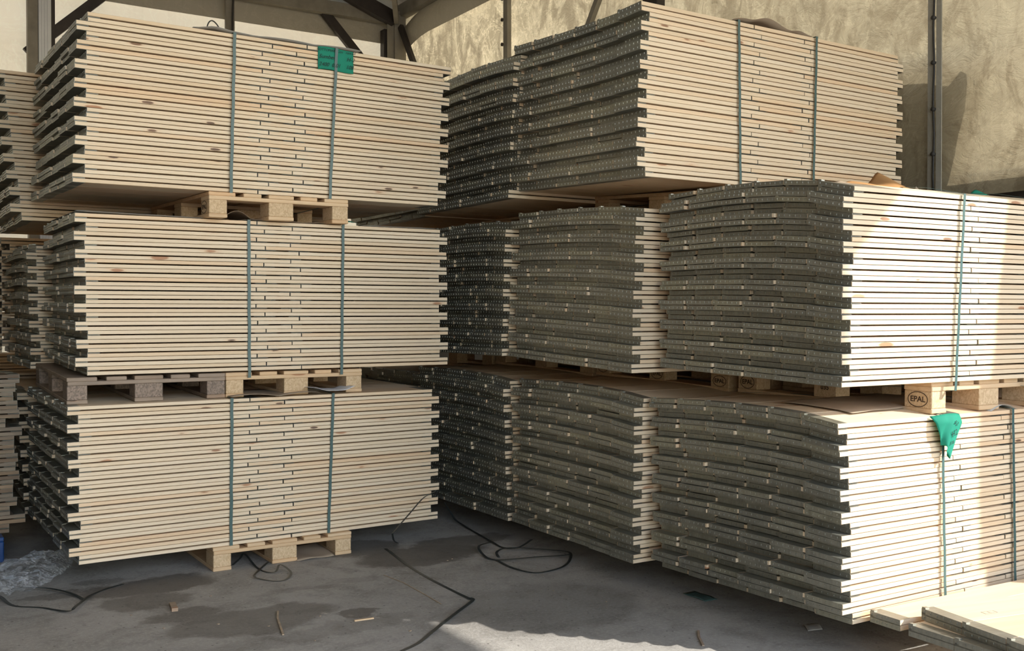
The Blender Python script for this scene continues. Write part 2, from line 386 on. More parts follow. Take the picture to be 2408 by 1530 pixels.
def board_wood(mb, B, p, mi):
    """board: chamfered section swept from x0 to x1"""
    c=.0013; t=B.th
    sec=[(B.y0+c,0),(B.y1-c,0),(B.y1,c),(B.y1,t-c),(B.y1-c,t),(B.y0+c,t),(B.y0,t-c),(B.y0,c)]
    vs=[];pc=[]
    off=(B.seed*91.7%13, B.seed*53.1%7, B.seed*217.3%11)
    for x in (B.x0,B.x1):
        for y,z in sec:
            vs.append(xform(p,x,y,B.zf,z+B.jz)); pc.append((x-B.x0+off[0],y+off[1],z+off[2]))
    fs=[(7,6,5,4,3,2,1,0),tuple(range(8,16))]
    for i in range(8):
        j=(i+1)%8; fs.append((i,j,8+j,8+i))
    mb.add(vs,fs,mi,pc,B.seed)
def board_cap(mb, B, p, mi, end, full=True):
    """folded steel channel over one end of a board, with punched teeth and a raised tab"""
    t=B.th; e=.0011; o=.0007; lip=.058
    ya=B.y0+B.g[0]; yb=B.y1-B.g[1]
    X=B.x0 if end==0 else B.x1; sg=1 if end==0 else -1
    up=o+(.0025 if B.r==1 else 0); dn=o+(.0025 if B.r==0 else 0)
    sec=[(X+sg*lip,t+up),(X-sg*e,t+up),(X-sg*e,-dn),(X+sg*lip,-dn),(X+sg*lip,-dn+.0008),(X+sg*.0002,-dn+.0008),(X+sg*.0002,t+up-.0008),(X+sg*lip,t+up-.0008)]
    vs=[];pc=[]
    off=(B.seed*17.7%5,B.seed*41.1%3,B.seed*7.3%2)
    for y in (ya,yb):
        for x,z in sec:
            vs.append(xform(p,x,y,B.zf,z+B.jz)); pc.append((x-X+off[0],y+off[1],z+off[2]))
    fs=[]
    for i in range(8):
        j=(i+1)%8
        fs.append((i,j,8+j,8+i) if end==1 else (8+i,8+j,j,i))
    for q in ((0,1,6,7),(1,2,5,6),(2,3,4,5)):
        fs.append(tuple(reversed(q)) if end==1 else q); fs.append(tuple(8+i for i in (q if end==1 else reversed(q))))
    mb.add(vs,fs,mi,pc,B.seed)
    if end==0 and B.ticks:
        n=6
        for k in range(n):
            y=ya+(yb-ya)*(k+.5)/n+.002
            zc=t*.5
            q=[(X-e,y-.002,zc+.0055),(X-e,y+.002,zc+.0055),(X-e,y,zc-.006),(X-e-.003,y,zc+.002)]
            mb.add([xform(p,a,b,B.zf,c+B.jz) for a,b,c in q],[(0,3,1),(1,3,2),(2,3,0)],mi,None,B.seed)
        # raised tab where two sheets meet
        q=[]
        for yy in (yb-.002,yb-.02):
            for xx,zz in ((X-e,t+up),(X+.018,t+up),(X+.018,t+up+.0012),(X-e,t+up+.0022)): q.append((xx,yy,zz))
        if B.ticks==2:
            q=[(a,b,c if i%4<2 else c+.004) for i,(a,b,c) in enumerate(q)]
        mb.add([xform(p,a,b,B.zf,c+B.jz) for a,b,c in q],[(0,1,2,3),(7,6,5,4),(0,4,5,1),(1,5,6,2),(2,6,7,3),(3,7,4,0)],mi,None,B.seed)
boards=[]
for bn,bd in BD.items():
    p=bd['p']; H=p[4]-p[3]; pitch=H/NP
    rr=random.Random(sum(map(ord,bn))*7)
    L0=LEN
    for k in range(NP):
        isin=(k%2==1) if bd['first']=='out' else (k%2==0)
        px=(SH if isin else 0)+rr.uniform(-.005,.005)
        if bn=='M': px=(.0 if isin else .03)+rr.uniform(-.035,.035)
        if bn=='R1b' and k==0: px-=.0
        for r in range(2):
            t=(pitch-.0096)/2
            zf=(NP-k-1)/NP + (0 if r==1 else (t+.0073)/H)
            jo=bd['j'][0][r]+rr.uniform(-.006,.006)
            for c in range(NC):
                if bn in ('J1','J2','I1','I2','H1','H2','G1','G2','M') and c>1: continue
                y0=c*(CW+.0018)+(.010 if c==5 else 0)
                jx=rr.uniform(-.009,.009) if c else rr.uniform(-.0015,.0015)
                if c and bn[:2] in ('R1','R2'): jx+=.010
                if c==0: segs=[(0,jo-.0036,0),(jo+.0036,L0,1)]
                elif k==0 and r==0: segs=[(0,jo-.0036,0),(jo+.0036,L0,1)]
                else: segs=[(0,L0,2)]
                for a,b,s in segs:
                    B=Board(); B.b=bn;B.k=k;B.r=r;B.c=c;B.s=s
                    B.x0=px+jx+a; B.x1=px+jx+b
                    jy=rr.uniform(-.0022,.0022)
                    B.y0=y0+jy; B.y1=y0+jy+CW; B.zf=zf; B.th=t; B.seed=rr.random(); B.jz=rr.uniform(-.0003,.0003)
                    g=rr.choice((.0,.002,.008,.011,.004))
                    B.g=(g if c else .003, rr.choice((0,.001,.004)))
                    B.ticks=(2 if k==0 else 1) if s!=1 and bn[0] in 'RLK' else 0
                    B.old = bn=='M'
                    B.area=0
                    if c==0 and bn in ('L1','L2','L3','R1a','R1b','R2c'):
                        q0=proj(*xform(p,B.x0,B.y0,zf,0)); q1=proj(*xform(p,B.x1,B.y0,zf,0)); q2=proj(*xform(p,B.x0,B.y0,zf,t))
                        B.area=max(0,min(q1[0],2408)-max(q0[0],0))*abs(q2[1]-q0[1])
                        if s==0: B.area+=abs(q0[0]-proj(*xform(p,B.x0,B.y1,zf,0))[0])*abs(q2[1]-q0[1])*.9
                    boards.append(B)
# loose boards on the low stack at the opening (their own little frame)
FP={'F1':(3.342,2.085,-.045,.156,.2,0,0,0,0),'F2':(3.36,2.00,-.19,.2005,.246,0,0,0,0)}
loose=[]
def loose_board(fn,k,r,c,y0,w,x0,ln,zf,g=(0,0)):
    B=Board(); B.b=fn;B.k=k;B.r=r;B.c=c;B.s=0;B.x0=x0;B.x1=x0+ln;B.y0=y0;B.y1=y0+w;B.zf=zf;B.th=.0205;B.seed=R.random();B.g=g;B.ticks=2;B.area=1e6;B.jz=0;B.old=False
    loose.append(B)
for r in (0,1):
    zf=(.5 if r==0 else 0.0)
    loose_board('F1',0,r,0,.445,.145,.015,1.6,zf)
    loose_board('F1',0,r,1,.195,.198,.0,1.6,zf)
    loose_board('F1',0,r,2,-.005,.198,.0,1.6,zf)
    loose_board('F1',0,r,3,-.205,.198,.0,1.6,zf)
for r in (0,1):
    zf=(.5 if r==0 else 0.0)
    loose_board('F2',0,r,0,.300,.198,.0,1.6,zf)
    loose_board('F2',0,r,1,.098,.198,.0,1.6,zf)
    loose_board('F2',0,r,2,-.104,.198,.0,1.6,zf)

ONES='zeroth first second third fourth fifth sixth seventh eighth ninth tenth eleventh twelfth thirteenth fourteenth fifteenth sixteenth seventeenth eighteenth nineteenth'.split()
def ordinal(n):
    if n<20: return ONES[n]
    if n==20: return 'twentieth'
    if n==30: return 'thirtieth'
    return ('twenty-' if n<30 else 'thirty-')+ONES[n%10]
WHERE={'L1':'floor-level bundle above the grey film','L2':'middle bundle over the dark pallet','L3':'top bundle with square green note',
       'R1a':'sunlit floor-level bundle','R1b':'sunlit bundle above stamped block','R2c':'high bundle below wavy brown paper'}
GRP={'L1':'boards of the floor-level bundle facing the aisle','L2':'boards of the middle bundle facing the aisle','L3':'boards of the top bundle with the green note',
     'R1a':'boards of the sunlit floor-level bundle','R1b':'boards of the sunlit upper bundle','R2c':'boards of the high bundle under brown paper','F1':'loose boards on the low stack','F2':'loose boards on the low stack'}
boards.sort(key=lambda b:-b.area)
NIND=300-len(loose)
ind=boards[:NIND]; rest=boards[NIND:]
def individual(B,p,label):
    mb=MB(); board_wood(mb,B,p,0)
    o0=Vector(xform(p,(B.x0+B.x1)/2,(B.y0+B.y1)/2,B.zf,B.th/2+B.jz))
    o=mb.build('timber_board',[WOOD],None,False,o0)
    tag(o,label,'board',GRP[B.b])
    for e in (0,1):
        cb=MB(); board_cap(cb,B,p,0,e)
        c=cb.build('steel_end_cap',[CAP],None,False,o0); c.location=(0,0,0); c.parent=o
    return o
for B in ind:
    row=B.k*2+B.r+1
    individual(B,BD[B.b]['p'],f"pine board {'left' if B.s==0 else 'right'} of the joint, {ordinal(row)} row from top, {WHERE[B.b]}")
FL={('F1',0,0):'narrow steel-capped board lying upper beside the sunlit bundle corner',('F1',0,1):'narrow steel-capped board lying lower beside the sunlit bundle corner',
    ('F1',1,0):'loose lower-layer board next to the narrow one, upper of its pair',('F1',1,1):'loose lower-layer board next to the narrow one, lower of its pair',
    ('F1',2,0):'loose lower-layer board third from the sunlit bundle, upper of its pair',('F1',2,1):'loose lower-layer board third from the sunlit bundle, lower of its pair',
    ('F1',3,0):'loose lower-layer board farthest from the sunlit bundle, upper of its pair',('F1',3,1):'loose lower-layer board farthest from the sunlit bundle, lower of its pair',
    ('F2',0,0):'topmost loose board with a round knot, nearest the sunlit bundle',('F2',0,1):'loose board directly under the knotty topmost one by sunlit bundle',
    ('F2',1,0):'topmost loose board in the middle of the low stack by opening',('F2',1,1):'loose board directly beneath the middle topmost board of low stack',
    ('F2',2,0):'topmost loose board farthest from the sunlit bundle, low stack',('F2',2,1):'loose board beneath the farthest topmost board of the low stack'}
for B in loose: individual(B,FP[B.b],FL[(B.b,B.c,B.r)])
mb=MB()
for B in rest:
    p=BD[B.b]['p']
    board_wood(mb,B,p,2 if B.old else 0)
    board_cap(mb,B,p,1,0)
    if B.b in ('M','R2c','N1','N2','N3') or B.c==0: board_cap(mb,B,p,1,1)
o=mb.build('timber_boards',[WOOD,CAP,OLD])
tag(o,'remaining strapped pine boards with steel end caps in the bundles around the aisle','boards',None,'stuff')

# ------------------------------------------------------------------ pallets
def text(body,size,mat,parent,loc,rot,name,shear=0,ext=.0004,align='CENTER',off=0):
    cu=bpy.data.curves.new(name,'FONT'); cu.body=body; cu.size=size; cu.extrude=ext; cu.shear=shear; cu.align_x=align; cu.align_y='CENTER'; cu.offset=off; cu.resolution_u=4
    cu.materials.append(mat)
    f=bpy.data.objects.new('lettering_source',cu); COL.objects.link(f)
    me=bpy.data.meshes.new_from_object(f.evaluated_get(bpy.context.evaluated_depsgraph_get())); me.name=name
    bpy.data.objects.remove(f); bpy.data.curves.remove(cu)
    if not me.materials: me.materials.append(mat)
    o=bpy.data.objects.new(name,me); COL.objects.link(o); o.parent=parent; o.location=loc; o.rotation_euler=rot
    return o
def oval(mb,cx,cy,cz,ry,rz,w,mi=0,n=40):
    q=[];fs=[]
    for i in range(n):
        a=2*PI*i/n
        for k in (1,-1):
            for dx in (0,-.0006): q.append((cx+dx,cy+(ry+k*w/2)*math.cos(a),cz+(rz+k*w/2)*math.sin(a)))
    for i in range(n):
        j=(i+1)%n; a,b=i*4,j*4
        fs += [(a+1,b+1,b+3,a+3),(a,a+1,b+1,b)[::-1],(a+2,b+2,b+3,a+3)[::-1],(a,b,b+2,a+2)]
    mb.add(q,fs,mi)
def pallet(X,Y,Z,rz,label,wood=PALLET,chip=CHIP,stamps=(),group='wooden pallets under the bundles',lo=None,up=None):
    t=empty('wooden_pallet',(X,Y,Z),rz); tag(t,label,'pallet',group)
    base=lambda y:0.0
    if lo:
        pl=BD[lo]['p']; tz=lambda y: xform(pl,0,y,1.0,.0008)[2]
        a,b=tz(.03),tz(1.17); sl=(b-a)/1.14
        base=lambda y:a+sl*(y-.03)
        t.location.z=a; t.rotation_euler.x=math.atan(sl)
    if up:
        pu=BD[up]['p']
        hgt=min(xform(pu,0,y,0.0,-.0006)[2]-base(y) for y in (.0,.2,.4,.6,.8,1.0,1.19))
        t.scale.z=max(.8,min(1.04,hgt/.1436))
    def part(n,x0,y0,z0,x1,y1,z1,m):
        b=MB(); b.box(x0,y0,z0,x1,y1,z1,0,.003); return b.build(n,[m],t)
    for x0,w in ((0,.145),(.189,.1),(.3275,.145),(.511,.1),(.655,.145)):
        part('deck_board',x0,R.uniform(-.003,.003),.122,x0+w,1.2+R.uniform(-.003,.003),.1435,wood)
    for y0 in (0,.5275,1.055): part('stringer_board',R.uniform(0,.004),y0,.100,.8,y0+.145,.122,wood)
    for y0 in (0,.5275,1.055):
        for x0,w in ((0,.1),(.3275,.145),(.7,.1)):
            part('block',x0+.002,y0+.002,.022,x0+w-.002,y0+.143,.100,chip)
    for x0,w in ((0,.1),(.3275,.145),(.7,.1)): part('bottom_board',x0,0,0,x0+w,1.2,.022,wood)
    for (y,txt) in stamps:
        s=empty('stamp',(0,y,.061)); s.parent=t
        if txt=='EPAL':
            b=MB(); oval(b,.0012,0,0,.050,.034,.0035); b.build('stamp_oval',[BURN],s)
            text(txt,.036,BURN,s,(.001,0,0),(PI/2,0,-PI/2),'stamp_lettering',0,.0004,'CENTER',.0006)
        else:
            text(txt,.034,BURN,s,(.001,0,.012),(PI/2,0,-PI/2),'stamp_lettering',0,.0004,'CENTER',.0006)
    return t
pallet(1.565,5.485,0,.0,'pale wooden pallet on the concrete floor beside the strap loop',up='L1')
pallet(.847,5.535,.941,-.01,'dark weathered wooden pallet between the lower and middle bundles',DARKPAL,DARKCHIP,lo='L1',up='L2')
pallet(1.652,5.535,.941,-.01,'pale wooden pallet beside the dark weathered pallet, on folded papers',stamps=((.09,'EPAL'),),lo='L1',up='L2')
pallet(1.535,5.43,1.9055,.02,'pale wooden pallet below the bundle with square green note',stamps=((.09,'EPAL'),),lo='L2',up='L3')
pallet(3.965,2.735,0,-.016,'wooden pallet on the floor under the sunlit bottom bundle',up='R1a')
pallet(3.885,2.755,.953,-.03,'wooden pallet with an oval stamp on its sunlit corner block',stamps=((.0725,'EPAL'),(.60,'035'),(1.1275,'EPAL')),lo='R1a',up='R1b')
pallet(3.92,4.0,0,-.02,'wooden pallet in shadow under the second right-hand pile',up='R2a')
pallet(3.92,4.02,.966,-.01,'wooden pallet in the dark gap behind the sunlit bundles',stamps=((.0725,'EPAL'),(.60,'EPAL'),(1.1275,'EPAL')),lo='R2a',up='R2b')
pallet(3.95,4.05,1.955,.01,'wooden pallet under the high bundle with wavy brown paper',lo='R2b',up='R2c')
for z,lo,up in ((0,None,'R3a'),(.986,'R3a','R3b'),(1.944,'R3b','R3c')): pallet(3.93,5.25,z,0,'wooden pallet hidden in shadow under the rearmost right-hand pile',group='pallets of the rear right-hand pile',lo=lo,up=up)
for z,lo,up in ((0,None,'R4a'),(.972,'R4a','R4b'),(1.936,'R4b','R4c')): pallet(3.93,6.50,z,0,'wooden pallet in the dark under the farthest right-hand pile',group='pallets of the farthest right-hand pile',lo=lo,up=up)
for z,x,lo,up in ((0,1.4,None,'K1'),(.915,1.4,'K1','K2'),(1.802,1.35,'K2','K3')): pallet(x,6.76,z,0,'wooden pallet in shadow under the second left-hand pile',group='pallets of the second left-hand pile',lo=lo,up=up)
for z,x,lo,up in ((0,1.4,None,'J1'),(.971,1.4,'J1','J2')): pallet(x,8.03,z,0,'wooden pallet in the dark under the third left-hand pile',group='pallets of the third left-hand pile',lo=lo,up=up)
for x,y,nm,ts in ((-1.2,5.19,'unseen left-hand pile added to block light',((0,None,'N1'),(.93,'N1','N2'),(1.88,'N2','N3'))),(-.8,8.03,'pile in the far left corner',((0,None,'I1'),(.97,'I1','I2'))),(1.4,9.36,'deepest left-hand pile',((0,None,'H1'),(1.06,'H1','H2'))),(-.7,9.36,'deepest corner pile',((0,None,'G1'),(1.06,'G1','G2')))):
    for z,lo,up in ts: pallet(x,y,z,0,'wooden pallet under the '+nm,group='pallets of the '+nm,lo=lo,up=up)
def blue_pallet():
    t=empty('plastic_pallet',(-.16,6.33,0)); tag(t,'blue plastic pallet under the weathered board pile','pallet')
    b=MB(); b.box(0,0,.118,.8,.8,.141,0,.004); b.build('deck',[BLUE],t)
    for x in (0,.33,.66):
        for y in (0,.34,.68):
            c=MB(); c.box(x,y,.0,x+.14,y+.12,.118,0,.006); c.build('foot',[BLUE],t)
blue_pallet()
# low timbers carrying the loose boards
for i,(x,lab) in enumerate(((3.95,'squared timber bearer under the loose boards near their capped ends'),(4.8,'squared timber bearer under the far half of the loose boards'))):
    b=MB(); b.box(-.045,-.46,0,.045,.44,.154,0,.004); o=b.build('timber_bearer',[PALLET]); o.location=(x,2.13,0); tag(o,lab,'timber')

# ------------------------------------------------------------------ strapping bands on the bundles
def strap(bn,xt,xb,zb,label,mat=BAND,zt=None):
    p=BD[bn]['p']; Y0=p[1]
    lx,ly,dr,tl=p[5:]
    def fy(X,fr): return Y0+math.sin(p[2])*(X-p[0])+ly*fr-(.013 if bn[0]=='R' or bn=='L3' else .0058)
    pts=[]
    zbot=p[3]-.4*tl; ztop=p[4]-.4*tl
    for i in range(13):
        f=i/12; X=xb+(xt-xb)*f; z=zb+(ztop+.003-zb)*f
        fr=min(1,max(0,(z-zbot)/(ztop-zbot)))
        pts.append((X+.0015*math.sin(i*2.1),fy(X,fr)-.0012,z))
    for i in range(1,13):
        y=i/12*1.2
        q=xform(p,0,y,1.0,.0035)
        pts.append((xt,fy(xt,1)+y*.99,q[2]+.001))
    back=[(xt,fy(xt,1)+1.205,ztop-.1),(xb,fy(xb,0)+1.205,zb)]
    b=MB(); ribbon(b,pts,.0165,(1,0,0)); ribbon(b,back,.0165,(1,0,0)); 
    ribbon(b,[(xb,fy(xb,0),zb),(xb,fy(xb,0)+1.2,zb)],.0165,(1,0,0))
    o=b.build('strapping_band',[mat]); tag(o,label,'strap','green straps around the bundles'); return o
strap('L3',1.664,1.655,2.000,'green strap around top bundle, farther from the square green note')
strap('L3',2.248,2.224,2.000,'green strap running over the square green note')
strap('L2',1.776,1.779,1.037,'green strap on middle bundle by the curled kraft paper')
strap('L2',2.327,2.318,1.037,'green strap on middle bundle under the small folded tag')
strap('L1',1.664,1.666,.097,'dark green strap on floor-level bundle, nearer the film')
strap('L1',2.254,2.235,.097,'dark green strap on floor-level bundle under the white paper')
strap('R2c',4.040,4.02,2.05,'grey-green strap on high bundle at the edge of the wavy paper')
strap('R2c',4.668,4.602,2.05,'grey-green strap on high bundle toward the tarpaulin seam')
strap('R1b',4.042,3.987,1.052,'pale green strap on the sunlit upper bundle')
strap('R1b',4.56,4.52,1.052,'dark green strap on the shaded end of the upper bundle')
strap('R1a',3.922,3.893,.094,'green strap pinning the crumpled green tag')
strap('R1a',4.432,4.394,.094,'dark green strap on the shaded end of the floor-level bundle')

# ------------------------------------------------------------------ notes and papers
def note():
    t=empty('green_note',(2.245,5.4115,2.8165)); tag(t,'square green handwritten note strapped to the top bundle','note')
    b=MB(); sheet(b,lambda u,v:(-.106+.212*u,-.004-.006*math.sin(u*PI*2.2)*.4,-.063+.126*v+.004*math.sin(u*5)),16,10); b.build('card',[GREENCARD],t,True)
    rot=(PI/2,0,0)
    text('BOTTOMAR  Con   rom S4',.020,INK,t,(0,-.0105,.047),rot,'handwriting',.3,.0002,'CENTER',.0)
    text('Sumber        H-2',.031,INK,t,(.004,-.0105,.009),rot,'handwriting',.35,.0002,'CENTER',.0)
    text('2400  0.01    108',.030,INK,t,(.0,-.0105,-.034),rot,'handwriting',.35,.0002,'CENTER',.0)
note()
def crumpled():
    t=empty('green_tag',(3.922,2.735,.93)); tag(t,'crumpled green tag hanging over the sunlit bundle edge','tag')
    def fn(u,v):
        # folded sheet: wide at the top edge, gathered to a point below
        w=.205*(1-.80*v**1.25)
        x=-.098+ (.018+.045*v) + w*u
        z=.016-.155*v*(.80+.42*math.exp(-((u-.72)/.35)**2))+.010*math.sin(u*PI)
        y=-.020-.024*math.sin(u*PI)*(1-.3*v)-.012*abs(math.sin(u*7+v*3))*(.3+v)+.02*(1-min(1,v*5))
        return (x,y,z)
    b=MB(); sheet(b,fn,18,14); b.build('card',[GREENCARD],t,True)
    text('52',.026,INK,t,(.033,-.051,-.014),(PI/2,.5,0),'handwriting',.3,.0002)
    text('H2',.034,INK,t,(.016,-.054,-.058),(PI/2,-.3,0),'handwriting',.3,.0002)
    text('108',.02,INK,t,(.004,-.050,-.098),(PI/2,-.2,0),'handwriting',.3,.0002)
crumpled()
def paper(name,label,fn,mat,nu=20,nv=10,cat='paper'):
    b=MB(); sheet(b,fn,nu,nv,.0008); o=b.build(name,[mat],None,True); tag(o,label,cat); return o
def topz(bn,y): return xform(BD[bn]['p'],0,y,1.0,0)[2]
paper('kraft_sheet','thin grey-brown paper sheet lying on the top bundle behind the cable ring',
      lambda u,v:(1.45+.95*u,5.40+.5*v,topz('L3',.5*v)+.006+.008*abs(math.sin(u*9))*(1-v)+.012*math.exp(-((u-.12)/.06)**2)*(1-v)),PAPERG,30,8)
paper('kraft_curl','curled kraft paper under the pallet of the top bundle',
      lambda u,v:(1.64+.17*u+.10*v*(1-v), 5.535-.012+.34*v, 1.912+.0+.038*math.sin(min(1,u*1.15)*PI)*(1-.25*v)+.012*v),PAPERB,16,12)
paper('kraft_sheet','flat kraft sheet on the middle bundle reaching its straps',
      lambda u,v:(1.74+.62*u,5.530+.5*v,topz('L2',.5*v)+.0035+.004*abs(math.sin(u*11))),PAPERB,24,8)
paper('folded_tag','small folded green and white tag on the middle bundle strap',
      lambda u,v:(2.31+.115*u,5.520-.03*math.sin(u*PI)+.05*v,1.9105+.006*math.sin(u*3)+.012*v),GREENCARD,10,6,'tag')
paper('kraft_sheet','crinkled kraft paper on the floor-level bundle under the pale pallet',
      lambda u,v:(1.66+.50*u,5.440+.45*v,topz('L1',.45*v)+.004+.016*abs(math.sin(u*5.2+.4))*(1-v)),PAPERB,30,8)
paper('white_sheet','folded white paper at the strap of the floor-level bundle',
      lambda u,v:(2.10+.27*u,5.425+.01*u+.2*v,.946+.030*abs(u-.57)/.57*(1-v*.4)-.0+.004*math.sin(u*14)+.004*v),PAPERW,20,8)
paper('wavy_paper','wavy brown paper sheet on top of the high bundle',
      lambda u,v:(4.03+.62*u,4.09+.55*v,topz('R2c',.05+.55*v)+.006+(.050*math.exp(-((u-.42)/.20)**2)+.016*math.exp(-((u-.83)/.09)**2)+.018*math.exp(-((u-.1)/.12)**2))*(1-.75*v)),PAPERB,40,8)
paper('kraft_sheet','sunlit orange kraft paper rising behind the top edge of the upper bundle',
      lambda u,v:(3.78+.42*u+.03*v,3.02+.18*v,topz('R1b',.28+.18*v)+.004+.080*math.exp(-((u-.68)/.14)**2)*v+.026*math.exp(-((u-.25)/.2)**2)*v),ORANGEPAPER,24,10)
paper('kraft_scrap','brown paper scrap at the shaded edge of the upper bundle',
      lambda u,v:(3.74+.16*u,3.10+.10*v,topz('R1b',.36)+.004+.030*math.sin(u*PI)**2*v),PAPERB,12,6)
paper('kraft_flap','small upright kraft flap on the shaded end of the upper bundle',
      lambda u,v:(4.30+.10*u,3.12+.05*u+.03*v,topz('R1b',.4)+.003+.032*v*math.sin(u*PI)),PAPERB,8,6)
paper('kraft_sheet','thin kraft paper on the bottom sunlit bundle beside the pallet',
      lambda u,v:(3.50+.75*u,2.86+.05*u+.40*v,topz('R1a',.13+.03*u+.40*v)+.004+.003*math.sin(u*8)**2),PAPERB,20,16)
paper('grey_sheet','curled grey paper on the bottom sunlit bundle near its shaded strap',
      lambda u,v:(4.28+.20*u,2.73+.3*v,.945+.026*math.sin(u*PI)*(1-v)+.01*v),PAPERG,16,8)
paper('green_scrap','green card scrap on the shaded end of the upper bundle',
      lambda u,v:(4.60+.12*u,3.0+.06*v,1.935+.035*math.sin(u*PI)+.03*v),GREENCARD,10,6,'tag')
paper('cream_scrap','cream paper scrap on the shaded end of the upper bundle',
      lambda u,v:(4.46+.12*u,2.95+.06*v,1.93+.022*math.sin(u*PI)+.012*v),PAPERW,10,6)
paper('kraft_scrap','tan paper scrap on top of the rearmost right-hand pile',
      lambda u,v:(3.38+.12*u,5.22+.2*v,2.975+.012*math.sin(u*PI)),PAPERB,10,6)
paper('cardboard_piece','flattened dirty cardboard between the blocks of the floor pallet',
      lambda u,v:(2.03+.22*u,5.46+.30*v,.004+.006*math.sin(u*4+v*3)**2+.03*v*u),PAPERB,12,8,'cardboard')
paper('cover_sheet','thin dark grey cover sheet along the top left edge of the middle bundle',
      lambda u,v:(.90+.66*u,5.537+.9*v,topz('L2',.9*v)+.012-.008*u),PAPERG,12,8,'sheet')
paper('cover_sheet','thin dark grey cover sheet along the top right edge of the middle bundle',
      lambda u,v:(2.47+.48*u,5.530+.9*v,topz('L2',.9*v)+.004+.004*u),PAPERG,12,8,'sheet')
def ring():
    b=MB(); pts=[]
    for i in range(25):
        a=2*PI*i/24; pts.append((1.612+.036*math.cos(a+.3)+.012*math.sin(a),5.60+.01*math.sin(2*a),2.945+.040*math.sin(a)*(1-.2*math.cos(a))))
    b.tube(pts,.0035,8); b.tube([(1.60,5.6,2.909),(1.56,5.63,2.902)],.003,8)
    tag(b.build('cable_ring',[BOLT],None,True),'black cable ring standing on the top bundle','cable')
ring()

# ------------------------------------------------------------------ things on the floor
def floor_strap(lines,label,w=.016,mat=BLACKBAND):
    b=MB()
    for k,(pts,hs) in enumerate(lines):
        q=[(x,y,.0016+(hs[i] if i<len(hs) else 0)) for i,(x,y) in enumerate(pts)]
        ribbon(b,smooth_path(q,6) if len(q)>2 else q,w)
    tag(b.build('loose_strap',[mat]),label,'strap','loose straps on the floor')
floor_strap([([(.50,5.56),(.54,5.53),(.58,5.36),(.69,5.25),(.78,5.10),(.82,5.12),(.90,5.28),(.95,5.38),(1.02,5.44),(1.10,5.47)],[.01,.01,.0,.0,.006,.02,.012,.0,.0,.004])],'black strap curving out from under the crumpled film')
floor_strap([([(.63,5.65),(.74,5.58),(.82,5.46),(.86,5.36),(.88,5.29)],[.012,.012,.01,.006,.001])],'short black strap lying beside the crumpled film')
floor_strap([([(1.70,5.58),(1.77,5.67),(1.81,5.72),(1.79,5.46),(1.80,5.33),(1.84,5.28),(1.89,5.35),(1.90,5.21),(1.84,5.12),(1.78,5.12),(1.73,5.20),(1.71,5.24),(1.79,5.38),(1.88,5.52)],[.0,.01,.02,.004,.002,.008,.025,.01,.001,.001,.002,.012,.008,.004])],'tangled dark strap loop in front of the floor pallet',.012)
floor_strap([([(3.259,6.0),(3.29,5.96),(3.29,5.89),(3.25,5.61),(3.19,5.28),(3.17,5.13),(3.22,5.04),(3.37,5.11)],[.125,.05,.015,.004,.006,.004,.01,.03]),
             ([(3.18,5.27),(3.05,5.18),(2.99,5.09),(2.96,4.96),(2.98,4.88),(3.05,4.84),(3.20,4.80),(3.35,4.77),(3.40,4.75)],[.006,.02,.02,.006,.004,.006,.008,.004,.01]),
             ([(2.98,4.88),(2.96,4.70),(2.99,4.56),(3.05,4.52),(3.20,4.55),(3.33,4.66),(3.41,4.78),(3.37,4.88),(3.29,4.99),(3.22,5.04),(3.13,5.05),(3.06,5.01),(3.02,4.92)],[.004,.004,.002,.002,.004,.006,.012,.01,.008,.012,.016,.01,.006])],'big coil of black strap in front of the capped board ends')
floor_strap([([(2.58,5.48),(2.51,5.04),(2.48,4.74),(2.47,4.44),(2.465,4.27)],[0,0,0,0,.004]),([(2.47,4.29),(2.46,4.25),(2.31,4.13),(2.20,4.03),(2.05,3.91),(1.95,3.83),(1.85,3.78)],[.006,.004,.002,.008,.003,0,0])],'long strap kinked on the open floor reaching the sun patch',.018)
b=MB(); ribbon(b,smooth_path([(2.585,5.40,.105),(2.70,5.41,.205),(2.79,5.42,.282),(2.85,5.43,.306),(2.93,5.50,.303),(2.99,5.62,.26)],6),.015,(.3,-.9,.2)); ribbon(b,smooth_path([(2.585,5.40,.105),(2.62,5.45,.05),(2.70,5.56,.004)],6),.015,(.3,-.9,.2))
tag(b.build('loose_strap',[BLACKBAND]),'strap end arching in front of the floor-level bundle corner','strap','loose straps on the floor')
